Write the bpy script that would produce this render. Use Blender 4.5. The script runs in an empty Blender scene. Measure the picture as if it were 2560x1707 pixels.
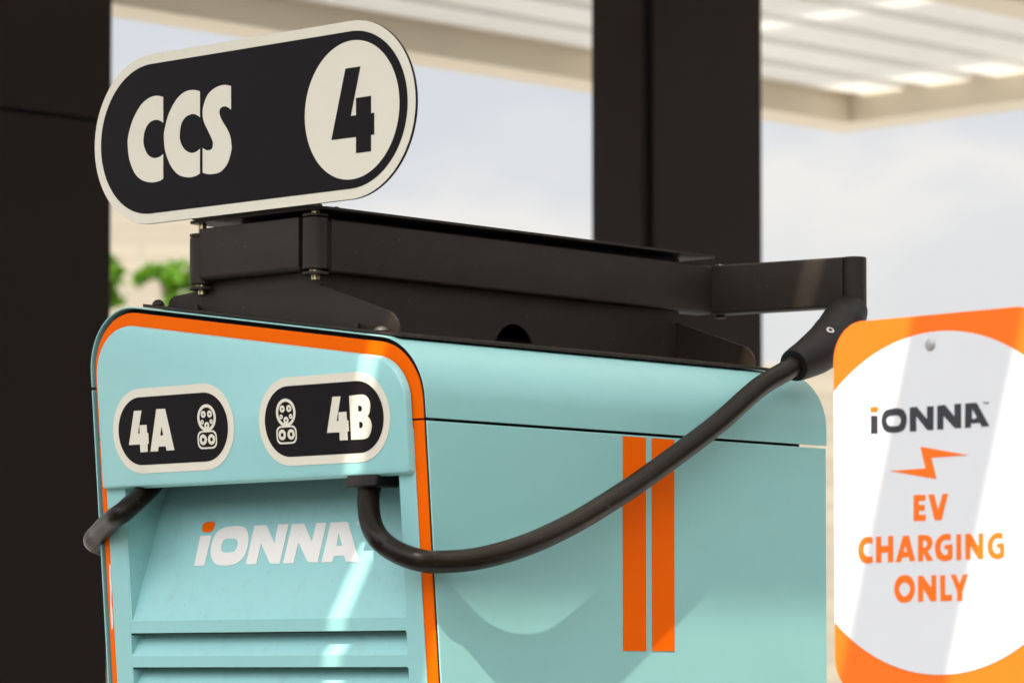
import bpy, bmesh, math, random
from math import radians, sin, cos, tan, pi, sqrt
from mathutils import Vector, Matrix
from mathutils.geometry import tessellate_polygon

random.seed(7)
SC = bpy.context.scene
COL = SC.collection

# ------------------------------------------------------------------ camera, sky, sun, exposure
F = 9400.0                      # focal length in photo pixels (photo 2560 x 1707)
PITCH = radians(3.0)
HORIZON = 1680.0
PPY = HORIZON - F * tan(PITCH)
EYE = Vector((0, 0, 1.55))
cam = bpy.data.cameras.new('camera')
cam.sensor_width = 36.0
cam.lens = F / 2560.0 * 36.0
cam.shift_y = (PPY - 853.5) / 2560.0
cam.clip_start = 0.1
cam.clip_end = 3000
cam.dof.use_dof = True
cam.dof.focus_distance = 5.2
cam.dof.aperture_fstop = cam.lens / 20.0
camo = bpy.data.objects.new('camera', cam)
camo.location = EYE
camo.rotation_euler = (radians(90) + PITCH, 0, 0)
COL.objects.link(camo)
SC.camera = camo

AL = radians(42.76)             # charger heading
U = Vector((cos(AL), -sin(AL), 0))     # along the front, to the right
V = Vector((sin(AL), cos(AL), 0))      # away from the front, along the side
Z = Vector((0, 0, 1))
A = Vector((-0.11336, 4.9, 1.88023))   # front right corner of the cabinet at the lid seam

SUN_DIR = (U * -0.278 + V * 0.685 - Z).normalized()      # direction the light travels
SKY_STRENGTH = 0.08
AUREOLE = 5.1
SUN_STRENGTH = 3.5
EXPOSURE = 0.95
sun = bpy.data.lights.new('sun', 'SUN')
sun.energy = SUN_STRENGTH
sun.angle = radians(0.53)
sun.color = (1.0, 0.885, 0.73)
suno = bpy.data.objects.new('sun', sun)
suno.rotation_euler = SUN_DIR.to_track_quat('-Z', 'Y').to_euler()
suno.location = (0, -6, 12)
COL.objects.link(suno)

wd = bpy.data.worlds.new('World')
SC.world = wd
wd.use_nodes = True
nt = wd.node_tree
nt.nodes.clear()
def N(t, **k):
    n = nt.nodes.new(t)
    for a, b in k.items(): setattr(n, a, b)
    return n
sky = N('ShaderNodeTexSky', sky_type='NISHITA', sun_disc=False)
to_sun = -SUN_DIR
sky.sun_elevation = math.asin(to_sun.z)
sky.sun_rotation = math.atan2(to_sun.x, to_sun.y)
sky.air_density = 1.0
sky.dust_density = 3.0
tc = N('ShaderNodeTexCoord')
mp = N('ShaderNodeMapping')
mp.inputs['Scale'].default_value = (11, 11, 22)
mp.inputs['Location'].default_value = (3.1, 0.4, 0.35)
nz = N('ShaderNodeTexNoise')
nz.inputs['Scale'].default_value = 1.0
nz.inputs['Detail'].default_value = 5
nz.inputs['Roughness'].default_value = 0.5
sep = N('ShaderNodeSeparateXYZ')
hgt = N('ShaderNodeMath', operation='MULTIPLY_ADD')      # noise * 0.14 - elevation
hgt.inputs[1].default_value = 0.17
neg = N('ShaderNodeMath', operation='MULTIPLY'); neg.inputs[1].default_value = -1.0
bank = N('ShaderNodeMapRange', interpolation_type='SMOOTHSTEP')
bank.inputs[1].default_value = -0.072; bank.inputs[2].default_value = 0.010
cl = N('ShaderNodeValToRGB')      # radiance of the veil: bluish grey thin cloud to warm white cumulus
cl.color_ramp.elements[0].position = 0.0
cl.color_ramp.elements[0].color = (0.725, 0.735, 0.765, 1)
cl.color_ramp.elements[1].position = 0.5
cl.color_ramp.elements[1].color = (0.93, 0.885, 0.84, 1)
e3 = cl.color_ramp.elements.new(1.0); e3.color = (0.79, 0.785, 0.785, 1)
vm = N('ShaderNodeVectorMath', operation='SCALE')
mx = N('ShaderNodeMix', data_type='RGBA')
mx.inputs['Factor'].default_value = 0.86
bg = N('ShaderNodeBackground')
bg.inputs['Strength'].default_value = SKY_STRENGTH
out = N('ShaderNodeOutputWorld')
L = nt.links.new
L(tc.outputs['Generated'], mp.inputs['Vector'])
L(mp.outputs['Vector'], nz.inputs['Vector'])
L(tc.outputs['Generated'], sep.inputs[0])
L(sep.outputs['Z'], neg.inputs[0])
L(nz.outputs['Fac'], hgt.inputs[0]); L(neg.outputs[0], hgt.inputs[2])
L(hgt.outputs[0], bank.inputs[0])
L(bank.outputs[0], cl.inputs['Fac'])
CLOUD_GAIN = 6.6
# the thin cloud glows towards the sun (forward scattering), which stands behind the camera
dt = N('ShaderNodeVectorMath', operation='DOT_PRODUCT')
dt.inputs[1].default_value = to_sun
nrm = N('ShaderNodeVectorMath', operation='NORMALIZE')
mx0 = N('ShaderNodeMath', operation='MAXIMUM'); mx0.inputs[1].default_value = 0.0
pw0 = N('ShaderNodeMath', operation='POWER'); pw0.inputs[1].default_value = 2.0
ml0 = N('ShaderNodeMath', operation='MULTIPLY_ADD'); ml0.inputs[1].default_value = AUREOLE * CLOUD_GAIN; ml0.inputs[2].default_value = CLOUD_GAIN
L(tc.outputs['Generated'], nrm.inputs[0]); L(nrm.outputs['Vector'], dt.inputs[0]); L(dt.outputs['Value'], mx0.inputs[0])
L(mx0.outputs[0], pw0.inputs[0]); L(pw0.outputs[0], ml0.inputs[0]); L(ml0.outputs[0], vm.inputs['Scale'])
L(cl.outputs['Color'], vm.inputs[0])
L(sky.outputs['Color'], mx.inputs[6])
L(vm.outputs['Vector'], mx.inputs[7])
L(mx.outputs[2], bg.inputs['Color'])
L(bg.outputs[0], out.inputs[0])

SC.view_settings.view_transform = 'Standard'
SC.view_settings.look = 'None'
SC.view_settings.exposure = EXPOSURE
SC.view_settings.gamma = 1.0
SC.view_settings.use_curve_mapping = False
SC.cycles.use_denoising = True
SC.cycles.max_bounces = 10

# ------------------------------------------------------------------ measuring and mesh helpers
def ray(x, y):
    r = Vector((x - 1280, F, -(y - PPY)))
    return Vector((r.x, r.y * cos(PITCH) - r.z * sin(PITCH), r.y * sin(PITCH) + r.z * cos(PITCH))) / F
def hit(x, y, p0, n):
    d = ray(x, y)
    return EYE + d * ((p0 - EYE).dot(n) / d.dot(n))
def at_depth(x, y, depth):
    d = ray(x, y)
    return EYE + d * (depth / d.y)
def W(u, v, z): return A + U * u + V * v + Z * z
def loc(P):
    d = P - A
    return Vector((d.dot(U), d.dot(V), d.z))

class Plane:
    """A real surface: origin, two in-plane axes and an outward normal."""
    def __init__(s, o, a, b):
        s.o, s.a, s.b = o, a.normalized(), b.normalized()
        s.n = s.a.cross(s.b).normalized()
    def px(s, x, y):
        d = hit(x, y, s.o, s.n) - s.o
        return (d.dot(s.a), d.dot(s.b))
    def P(s, p, w=0.0): return s.o + s.a * p[0] + s.b * p[1] + s.n * w
    def lifted(s, w): return Plane(s.o + s.n * w, s.a, s.b)

def smooth_loop(txt, origin=(0, 0), scale=1.0, corners=False, seg=6):
    """Closed outline from measured points; 'c' marks a sharp corner."""
    pts = []
    for t in txt.split():
        c = corners or t.endswith('c')
        x, y = t.rstrip('c').split(',')
        pts.append((origin[0] + float(x) / scale, origin[1] + float(y) / scale, c))
    n = len(pts)
    res = []
    for i in range(n):
        p1, p2 = pts[i], pts[(i + 1) % n]
        p0 = pts[i - 1] if not p1[2] else p1
        p3 = pts[(i + 2) % n] if not p2[2] else p2
        if p1[2] and p2[2]:
            res.append((p1[0], p1[1])); continue
        for k in range(seg):
            t = k / seg
            q = []
            for a in (0, 1):
                q.append(0.5 * (2 * p1[a] + (p2[a] - p0[a]) * t + (2 * p0[a] - 5 * p1[a] + 4 * p2[a] - p3[a]) * t * t
                                + (3 * p1[a] - p0[a] - 3 * p2[a] + p3[a]) * t ** 3))
            res.append(tuple(q))
    return res

def fillet(poly, radii, seg=10):
    """Round the corners of a 2D polygon (list of radii, 0 = sharp)."""
    n = len(poly); res = []
    for i in range(n):
        p = Vector(poly[i]); a = Vector(poly[i - 1]); b = Vector(poly[(i + 1) % n]); r = radii[i]
        if r <= 0: res.append((p.x, p.y)); continue
        da, db = (a - p).normalized(), (b - p).normalized()
        ang = da.angle(db); t = r / tan(ang / 2)
        s, e = p + da * t, p + db * t
        c = p + (da + db).normalized() * (r / sin(ang / 2))
        a0 = math.atan2(s.y - c.y, s.x - c.x); a1 = math.atan2(e.y - c.y, e.x - c.x)
        d = a1 - a0
        while d > pi: d -= 2 * pi
        while d < -pi: d += 2 * pi
        for k in range(seg + 1):
            q = a0 + d * k / seg
            res.append((c.x + r * cos(q), c.y + r * sin(q)))
    return res

def circle(cx, cy, rx, ry=None, n=48):
    ry = ry or rx
    return [(cx + rx * cos(2 * pi * k / n), cy + ry * sin(2 * pi * k / n)) for k in range(n)]
def pill(x0, x1, z0, z1, r=None, n=16):
    r = r or (z1 - z0) / 2 * 0.999
    return fillet([(x0, z0), (x1, z0), (x1, z1), (x0, z1)], [r] * 4, n)

class MB:
    def __init__(s): s.bm = bmesh.new()
    def verts(s, ps): return [s.bm.verts.new(p) for p in ps]
    def face(s, vs):
        try: return s.bm.faces.new(vs)
        except ValueError: return None
    def loft(s, rings, closed=True, caps=True):
        vr = [s.verts(r) for r in rings]
        n = len(rings[0])
        for a, b in zip(vr[:-1], vr[1:]):
            for i in range(n if closed else n - 1):
                j = (i + 1) % n
                s.face((a[i], a[j], b[j], b[i]))
        if caps:
            s.face(vr[0][::-1]); s.face(vr[-1])
        return s
    def prism(s, outer, pl, w0, w1, holes=()):
        """Flat shape with holes on a Plane, thickness from w0 to w1."""
        loops = [list(outer)] + [list(h) for h in holes]
        tris = tessellate_polygon([[Vector((p[0], p[1], 0)) for p in l] for l in loops])
        flat = [p for l in loops for p in l]
        lo = s.verts([pl.P(p, w0) for p in flat]); hi = s.verts([pl.P(p, w1) for p in flat])
        for t in tris:
            s.face([hi[i] for i in t]); s.face([lo[i] for i in reversed(t)])
        k = 0
        for l in loops:
            m = len(l)
            for i in range(m):
                a, b = k + i, k + (i + 1) % m
                s.face((lo[a], lo[b], hi[b], hi[a]))
            k += m
        return s
    def box(s, o, ax, ay, az):
        o = Vector(o)
        s.loft([[o, o + ax, o + ax + ay, o + ay], [o + az, o + ax + az, o + ax + ay + az, o + ay + az]])
        return s
    def ubox(s, u0, u1, v0, v1, z0, z1):
        return s.box(W(u0, v0, z0), U * (u1 - u0), V * (v1 - v0), Z * (z1 - z0))
    def cyl(s, a, b, r, r2=None, n=28):
        a, b = Vector(a), Vector(b); d = (b - a).normalized()
        x = d.orthogonal().normalized(); y = d.cross(x)
        ring = lambda c, q: [c + x * (q * cos(2 * pi * k / n)) + y * (q * sin(2 * pi * k / n)) for k in range(n)]
        return s.loft([ring(a, r), ring(b, r if r2 is None else r2)])
    def dome(s, c, d, r, h, n=20):
        c = Vector(c); d = d.normalized(); x = d.orthogonal().normalized(); y = d.cross(x)
        rings = []
        for k in range(6):
            q = k / 5 * pi / 2 * 0.97
            rings.append([c + d * (h * sin(q)) + (x * cos(2 * pi * i / n) + y * sin(2 * pi * i / n)) * (r * cos(q)) for i in range(n)])
        return s.loft(rings)
    def tube(s, pts, rad, n=20):
        """Swept tube; rad may be a list."""
        pts = [Vector(p) for p in pts]
        rads = rad if isinstance(rad, list) else [rad] * len(pts)
        t0 = (pts[1] - pts[0]).normalized(); x = t0.orthogonal().normalized(); rings = []
        for i, p in enumerate(pts):
            t = (pts[min(i + 1, len(pts) - 1)] - pts[max(i - 1, 0)]).normalized()
            x = (x - t * x.dot(t)).normalized(); y = t.cross(x)
            rings.append([p + (x * cos(2 * pi * k / n) + y * sin(2 * pi * k / n)) * rads[i] for k in range(n)])
        return s.loft(rings)
    def build(s, name, m, parent=None, bevel=0, seg=2, smooth=True, angle=35, loc=None):
        bmesh.ops.recalc_face_normals(s.bm, faces=s.bm.faces[:])
        base = world_loc(parent) if parent is not None else Vector(loc or (0, 0, 0))
        bmesh.ops.translate(s.bm, verts=s.bm.verts[:], vec=-base)
        me = bpy.data.meshes.new(name)
        s.bm.to_mesh(me); s.bm.free()
        o = bpy.data.objects.new(name, me)
        COL.objects.link(o)
        me.materials.append(m)
        if smooth:
            me.shade_smooth(); me.set_sharp_from_angle(angle=radians(angle))
        if parent is not None: o.parent = parent
        else: o.location = base
        if bevel:
            b = o.modifiers.new('bevel', 'BEVEL'); b.width = bevel; b.segments = seg
            b.limit_method = 'ANGLE'; b.angle_limit = radians(40); b.harden_normals = False
        return o
def world_loc(o):
    p = Vector((0, 0, 0))
    while o is not None:
        p += o.location; o = o.parent
    return p
def catmull(pts, seg=10):
    pts = [Vector(p) for p in pts]; res = []
    for i in range(len(pts) - 1):
        p0 = pts[max(i - 1, 0)]; p1 = pts[i]; p2 = pts[i + 1]; p3 = pts[min(i + 2, len(pts) - 1)]
        for k in range(seg):
            t = k / seg
            res.append(0.5 * (2 * p1 + (p2 - p0) * t + (2 * p0 - 5 * p1 + 4 * p2 - p3) * t * t + (3 * p1 - p0 - 3 * p2 + p3) * t ** 3))
    res.append(pts[-1])
    return res
def thing(name, label, cat, at, group=None):
    o = bpy.data.objects.new(name, None); COL.objects.link(o)
    o.location = at; o.empty_display_size = 0.1
    return tag(o, label, cat, group)
def tag(o, label, cat, group=None):
    o['label'] = label; o['category'] = cat
    if group: o['group'] = group
    return o
def structure(o): o['kind'] = 'structure'; return o

# ------------------------------------------------------------------ materials
def mat(name, color, rough=0.5, metal=0.0, var=0.0, vscale=8.0, bump=0.0, bscale=900.0, specks=None, spec=0.5, coat=0.0, translucent=0.0, dirt=0.0):
    m = bpy.data.materials.new(name); m.use_nodes = True
    t = m.node_tree; b = t.nodes['Principled BSDF']; k = t.links.new
    b.inputs['Roughness'].default_value = rough
    b.inputs['Metallic'].default_value = metal
    b.inputs['Specular IOR Level'].default_value = spec
    b.inputs['Coat Weight'].default_value = coat
    b.inputs['Coat Roughness'].default_value = 0.15
    co = t.nodes.new('ShaderNodeTexCoord').outputs['Object']
    def noise(sc, det=3, ro=0.55):
        n = t.nodes.new('ShaderNodeTexNoise'); n.inputs['Scale'].default_value = sc
        n.inputs['Detail'].default_value = det; n.inputs['Roughness'].default_value = ro
        k(co, n.inputs['Vector']); return n.outputs['Fac']
    rgb = t.nodes.new('ShaderNodeRGB'); rgb.outputs[0].default_value = (*color, 1); c = rgb.outputs[0]
    def mixc(c, fac, col):
        x = t.nodes.new('ShaderNodeMix'); x.data_type = 'RGBA'
        k(fac, x.inputs['Factor']); k(c, x.inputs[6]); x.inputs[7].default_value = (*col, 1); return x.outputs[2]
    def ramp(f, a, b2, top):
        r = t.nodes.new('ShaderNodeMapRange'); r.inputs[1].default_value = a; r.inputs[2].default_value = b2
        r.inputs[4].default_value = top; k(f, r.inputs[0]); return r.outputs[0]
    if var: c = mixc(c, ramp(noise(vscale, 4), 0.35, 0.75, 1.0), tuple(x * (1 - var) for x in color))
    if dirt: c = mixc(c, ramp(noise(38.0, 6, 0.7), 0.52, 0.8, dirt), (0.16, 0.14, 0.11))
    if specks: c = mixc(c, ramp(noise(specks[0], 1), specks[1], specks[1] + 0.02, specks[2]), specks[3])
    k(c, b.inputs['Base Color'])
    r = t.nodes.new('ShaderNodeMapRange'); k(noise(14.0, 4), r.inputs[0])
    r.inputs[1].default_value = 0.3; r.inputs[2].default_value = 0.7
    r.inputs[3].default_value = max(rough - 0.05, 0.02); r.inputs[4].default_value = min(rough + 0.06, 1)
    k(r.outputs[0], b.inputs['Roughness'])
    if bump:
        bp = t.nodes.new('ShaderNodeBump'); bp.inputs['Strength'].default_value = bump; bp.inputs['Distance'].default_value = 0.001
        k(noise(bscale, 2), bp.inputs['Height']); k(bp.outputs[0], b.inputs['Normal'])
    if translucent:
        tr = t.nodes.new('ShaderNodeBsdfTranslucent'); k(c, tr.inputs['Color'])
        ms = t.nodes.new('ShaderNodeMixShader'); ms.inputs[0].default_value = translucent
        k(b.outputs[0], ms.inputs[1]); k(tr.outputs[0], ms.inputs[2])
        k(ms.outputs[0], t.nodes['Material Output'].inputs['Surface'])
    return m

TEAL = mat('teal_powder_coat', (0.262, 0.548, 0.535), 0.44, spec=0.85, var=0.05, vscale=3.0, bump=0.10, bscale=700, specks=(420, 0.80, 0.5, (0.12, 0.16, 0.15)), dirt=0.06)
TEALD = mat('teal_dusty_powder_coat', (0.268, 0.548, 0.535), 0.5, var=0.06, vscale=5.0, bump=0.12, bscale=700, specks=(240, 0.74, 0.55, (0.14, 0.15, 0.12)), dirt=0.22)
ORANGE = mat('orange_vinyl', (0.86, 0.125, 0.0003), 0.45, var=0.05, vscale=6, spec=0.05)
BLACKC = mat('black_textured_powder_coat', (0.0185, 0.0120, 0.0080), 0.48, spec=0.26, bump=0.55, bscale=1500, specks=(260, 0.76, 0.6, (0.20, 0.17, 0.12)), dirt=0.06)
BLACKV = mat('black_vinyl', (0.0085, 0.0065, 0.0078), 0.45, var=0.1, spec=0.10)
CREAM = mat('cream_vinyl', (0.70, 0.655, 0.54), 0.42, var=0.03, vscale=20)
LOGOW = mat('off_white_vinyl', (0.74, 0.715, 0.66), 0.5, var=0.03, vscale=30, specks=(300, 0.74, 0.5, (0.35, 0.32, 0.26)))
RUBBER = mat('black_rubber', (0.0090, 0.0060, 0.0036), 0.34, spec=0.17, var=0.25, vscale=9, bump=0.12, bscale=500, specks=(180, 0.76, 0.5, (0.12, 0.10, 0.08)), dirt=0.02)
PLASTIC = mat('black_moulded_plastic', (0.010, 0.0078, 0.0075), 0.5, spec=0.22, bump=0.3, bscale=1200, specks=(300, 0.78, 0.5, (0.09, 0.08, 0.08)))
BRASS = mat('zinc_yellow_steel', (0.62, 0.52, 0.30), 0.32, metal=1.0, var=0.2, vscale=60)
DULL = mat('dull_steel', (0.09, 0.08, 0.07), 0.55, metal=0.5)
SCREW = mat('weathered_zinc', (0.42, 0.42, 0.42), 0.5, metal=0.4)
STEEL = mat('galvanised_steel', (0.55, 0.54, 0.52), 0.35, metal=1.0, var=0.2, vscale=60)
GAP = mat('gap_shade_black', (0.008, 0.007, 0.007), 0.8)  # near black, stands in for the shade inside gaps and holes
BROWN = mat('brown_slot_strip', (0.10, 0.065, 0.030), 0.9, var=0.5, vscale=60)
SIGNW = mat('white_sign_sheet', (0.68, 0.69, 0.70), 0.4, var=0.02, spec=0.3)
SIGNO = mat('orange_sign_sheet', (0.92, 0.17, 0.012), 0.4, var=0.03, spec=0.2)
SIGNK = mat('charcoal_sign_ink', (0.025, 0.026, 0.034), 0.4)
COLUMN = mat('dark_brown_cladding', (0.0150, 0.0098, 0.0078), 0.42, spec=0.14, var=0.15, vscale=2.0, bump=0.1, bscale=300)
RIBW = mat('white_roof_sheet', (0.84, 0.835, 0.815), 0.5, var=0.04, vscale=2, translucent=0.54)
BEAMT = mat('tan_painted_steel', (0.66, 0.585, 0.46), 0.55, var=0.06, vscale=2)
CONCRETE = mat('pale_concrete', (0.50, 0.485, 0.455), 0.85, var=0.18, vscale=0.8, bump=0.3, bscale=60)
ASPHALT = mat('asphalt', (0.062, 0.060, 0.058), 0.9, var=0.3, vscale=1.5, bump=0.6, bscale=90)
DECK = mat('translucent_roof_sheet', (0.84, 0.85, 0.86), 0.5, translucent=0.70)
SLAT = mat('opal_roof_slat', (0.84, 0.83, 0.80), 0.5, translucent=0.62)
LEAF = mat('leaf_green', (0.125, 0.31, 0.004), 0.5, var=0.5, vscale=3, translucent=0.45)
BARK = mat('bark', (0.10, 0.075, 0.05), 0.9, var=0.4, vscale=20)

def brick_material():
    m = bpy.data.materials.new('cream_brick'); m.use_nodes = True
    t = m.node_tree; b = t.nodes['Principled BSDF']; k = t.links.new
    b.inputs['Roughness'].default_value = 0.85
    co = t.nodes.new('ShaderNodeTexCoord')
    mpn = t.nodes.new('ShaderNodeMapping'); mpn.inputs['Rotation'].default_value = (radians(90), 0, 0)
    br = t.nodes.new('ShaderNodeTexBrick')
    br.inputs['Color1'].default_value = (0.245, 0.222, 0.175, 1); br.inputs['Color2'].default_value = (0.285, 0.255, 0.20, 1)
    br.inputs['Mortar'].default_value = (0.232, 0.207, 0.163, 1)
    br.inputs['Scale'].default_value = 1.0; br.inputs['Brick Width'].default_value = 0.42
    br.inputs['Row Height'].default_value = 0.10; br.inputs['Mortar Size'].default_value = 0.012
    k(co.outputs['Object'], mpn.inputs[0]); k(mpn.outputs[0], br.inputs['Vector']); k(br.outputs['Color'], b.inputs['Base Color'])
    return m
BRICK = brick_material()

# ------------------------------------------------------------------ ground
g = MB(); g.face(g.verts([(-400, -200, 0), (400, -200, 0), (400, 900, 0), (-400, 900, 0)]))
structure(g.build('ground', CONCRETE, smooth=False))
g = MB(); g.face(g.verts([W(u, v, -A.z + 0.004) for u, v in ((-9, -14), (14, -14), (14, 2.2), (1.05, 2.2), (1.05, -0.75), (-9, -0.75))]))
structure(g.build('driveway', ASPHALT, smooth=False))  # unseen dark paving, added to cut light bounced up at the charger

# ------------------------------------------------------------------ canopy
AC = radians(44.8)
UC = Vector((cos(AC), -sin(AC), 0)); VC = Vector((sin(AC), cos(AC), 0))
def proj_px(P):
    d = P - EYE; y = d.y * cos(PITCH) + d.z * sin(PITCH); z = -d.y * sin(PITCH) + d.z * cos(PITCH)
    return (1280 + F * d.x / y, PPY - F * z / y, y)
def level(x, y, z):
    d = ray(x, y); return EYE + d * ((z - EYE.z) / d.z)
K = level(2123, 308, 3.3)                       # far corner of the canopy, underside of the edge beam
def CW(u, v, z): return Vector((K.x, K.y, 0)) + UC * u + VC * v + Z * z
canopy = thing('canopy', 'tan edged canopy with white ribbed roof sheets overhead behind the charger', 'canopy', CW(0, 0, 3.3))
def cbox(u0, u1, v0, v1, z0, z1):
    return MB().box(CW(u0, v0, z0), UC * (u1 - u0), VC * (v1 - v0), Z * (z1 - z0))
cbox(-0.16, 0.0, -7.0, 0.16, 3.30, 3.60).build('edge_beam', BEAMT, canopy, bevel=0.004)
cbox(0.0, 3.4, 0.0, 0.16, 3.30, 3.60).build('edge_beam', BEAMT, canopy, bevel=0.004)
cbox(0.0, 0.02, -7.0, -0.02, 3.385, 3.58).build('gutter', BEAMT, canopy)
qa, qb = level(2409, 0, 3.385) - K, level(2560, 27, 3.385) - K
pu = (qa.dot(UC) + qb.dot(UC)) / 2
cbox(pu, pu + 0.16, -7.0, -0.02, 3.36, 3.40).build('purlin', BEAMT, canopy, bevel=0.004)
for bay in ((-6.9, -1.215), (-1.21, -0.006)):
    for i in range(13):
        u0 = 0.03 + i * 0.262
        v0, v1 = bay
        rb = MB()
        prof = [(u0, 3.486), (u0 + 0.022, 3.385), (u0 + 0.200, 3.385), (u0 + 0.222, 3.486), (u0 + 0.262, 3.486), (u0 + 0.262, 3.491),
                (u0 + 0.217, 3.491), (u0 + 0.195, 3.39), (u0 + 0.027, 3.39), (u0 + 0.005, 3.491), (u0, 3.491)]
        rb.loft([[CW(a, v0, b) for a, b in prof], [CW(a, v1, b) for a, b in prof]])
        rb.build('roof_rib', RIBW, canopy, angle=20)
cbox(0.0, 3.45, -7.0, -1.33, 3.50, 3.53).build('roof_deck', DECK, canopy)
cbox(0.0, 3.45, -1.21, -0.30, 3.50, 3.53).build('roof_deck', DECK, canopy)
ROOFZ = 1.58                                     # unseen roof slats, gaps shaped to form the sun bars, height above A
def slat(u0, u1, v0, v1):
    MB().ubox(u0, u1, v0, v1, ROOFZ, ROOFZ + 0.03).build('unseen_roof_slat', SLAT, canopy)
EVC = at_depth(2330, 1240, 4.4)
AE = radians(47.6)
EVP = Plane(EVC, Vector((cos(AE), -sin(AE), 0)), Z)
def roof_u(P):
    q = loc(P); return q.x + 0.278 * (ROOFZ - q.z)
slot = roof_u(W(-0.104, -0.011, 0.0077))
slat(-0.85, slot - 0.0200, -1.36, 2.6)
slat(slot + 0.0200, 0.509, -1.36, 3.0)
e0 = [roof_u(EVP.P(EVP.px(*q))) for q in ((2298, 796), (2132, 1567))]
e1 = [roof_u(EVP.P(EVP.px(*q))) for q in ((2543, 878), (2371, 1666))]
slat(sum(e0) / 2, sum(e1) / 2, -1.36, 3.0)

slat(max(e1) + 0.20, 2.9, -1.36, 2.6)  # this slat and the next: unseen, added to darken the charger side
slat(2.91, 4.6, -1.36, 2.6)

slat(slot - 0.0232, slot + 0.0232, -0.93, -0.66)  # unseen blocker added to keep the sun bar off the number sign

def column(label, corner_x, left_x, right_x, depth, ztop, seams):
    c = at_depth(corner_x, 900, depth); c.z = 0
    def reach(d, x):
        lo, hi = 0.0, 3.0
        for _ in range(50):
            m_ = (lo + hi) / 2; p = c + d * m_ - EYE
            sx = 1280 + F * p.x / (p.y * cos(PITCH))
            if (sx - x) * (1 if x > corner_x else -1) < 0: lo = m_
            else: hi = m_
        return lo
    wu, wv = reach(-UC, left_x), reach(VC, right_x)
    r = thing('canopy_column', label, 'column', c, 'canopy columns')
    zs = [0.0] + seams + [ztop]
    MB().box(c - UC * (wu - 0.012) - UC * 0.012 + VC * 0.012, UC * (wu - 0.024), VC * (wv - 0.024), Z * ztop).build('core', GAP, r)
    for a, b in zip(zs[:-1], zs[1:]):
        q = c - UC * wu
        MB().box(Vector((q.x, q.y, a + 0.006)), UC * (wu - 0.02), VC * 0.012, Z * (b - a - 0.012)).build('cladding_panel', COLUMN, r, bevel=0.004)
        MB().box(Vector((c.x, c.y, a + 0.006)) - UC * 0.012 + VC * 0.02, UC * 0.012, VC * (wv - 0.02), Z * (b - a - 0.012)).build('cladding_panel', COLUMN, r, bevel=0.004)
    return r, wu, wv
zseam = EYE.z + (HORIZON - 270) / F * 9.1
column('dark brown clad column at the left edge of the picture, a cladding joint near its top', -60, -200, 272, 9.0, 3.42, [zseam])
column('dark brown clad column rising behind the black arm, right of the round ended sign', 1622, 1480, 1910, 9.6, 3.42, [])

# ------------------------------------------------------------------ EV charger
LEAN = 0.0803
FN = (-V - Z * LEAN).normalized()
FP = Plane(A, U, FN.cross(U))                    # leaning front plane of the cabinet shell
if FP.n.dot(FN) < 0: raise RuntimeError('front plane flipped')
SL = FP.b.z                                       # dz per unit of in-plane height
charger = thing('ev_charger', 'teal electric car charger with orange trim and two black number labels', 'EV charger', W(-0.3285, 0.42, -A.z))
ROOF = lambda u: 0.1029 - 0.143 * u              # roof line across the width
LW, RW = -0.656, 0.003
def vf(z): return -LEAN * z                      # front edge of the shell
def profile(inset, drop=0.0):
    """Cross section (u, z) of the lid / cabinet, open at the bottom."""
    rise = inset * sqrt(1 + 0.143 ** 2) + drop
    l, r = LW + inset + (0.0028 if drop else 0), RW - inset
    p = fillet([(l, -3), (l, ROOF(l) - rise), (r, ROOF(r) - rise), (r, -3)], [0, 0.088 - inset, 0.088 - inset, 0], 14)
    return p
SEAM = lambda u: -0.111 * u
def cut_above(p, off):
    """Keep the part of the section above the sloping seam."""
    q = [(u, z) for (u, z) in p if z > SEAM(u) + off]
    return [(p[0][0], SEAM(p[0][0]) + off)] + q + [(p[-1][0], SEAM(p[-1][0]) + off)]
V1 = 0.8455
outer, inner = cut_above(profile(0.0), 0.002), cut_above(profile(0.0022), 0.002)
hood = MB()
def shell(mb, outer, inner, v1):
    ring = list(outer) + list(reversed(inner))
    front = [W(u, vf(z), z) for u, z in ring]
    back = [W(u, v1, z) for u, z in ring]
    vfr, vbk = mb.verts(front), mb.verts(back)
    n = len(ring); h = len(outer)
    for i in range(n):
        j = (i + 1) % n
        mb.face((vfr[i], vfr[j], vbk[j], vbk[i]))
    for i in range(h - 1):
        a, b, c, d = i, i + 1, n - 2 - i, n - 1 - i
        mb.face((vfr[a], vfr[b], vfr[c], vfr[d])); mb.face((vbk[d], vbk[c], vbk[b], vbk[a]))
shell(hood, outer, inner, V1)
hood.build('lid', TEAL, charger, bevel=0.0010, seg=2)
MB().loft([[W(u, V1 - 0.004, z) for u, z in inner], [W(u, V1 - 0.001, z) for u, z in inner]]).build('rear_panel', TEAL, charger)
ZB = -1.74
sp = MB()
sp.loft([[W(RW, vf(-0.002), -0.002), W(RW, V1 - 0.002, -0.002), W(RW, V1 - 0.002, ZB), W(RW, vf(ZB), ZB)],
         [W(RW - 0.0022, vf(-0.002), -0.002), W(RW - 0.0022, V1 - 0.002, -0.002), W(RW - 0.0022, V1 - 0.002, ZB), W(RW - 0.0022, vf(ZB), ZB)]])
side = sp.build('side_panel', TEAL, charger, bevel=0.0010, seg=3)
zl = SEAM(LW) - 0.002
sp = MB()
sp.loft([[W(LW, vf(zl), zl), W(LW, V1, zl), W(LW, V1, ZB), W(LW, vf(ZB), ZB)],
         [W(LW + 0.0022, vf(zl), zl), W(LW + 0.0022, V1, zl), W(LW + 0.0022, V1, ZB), W(LW + 0.0022, vf(ZB), ZB)]])
sp.build('side_panel', TEAL, charger, bevel=0.0010, seg=3)
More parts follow.
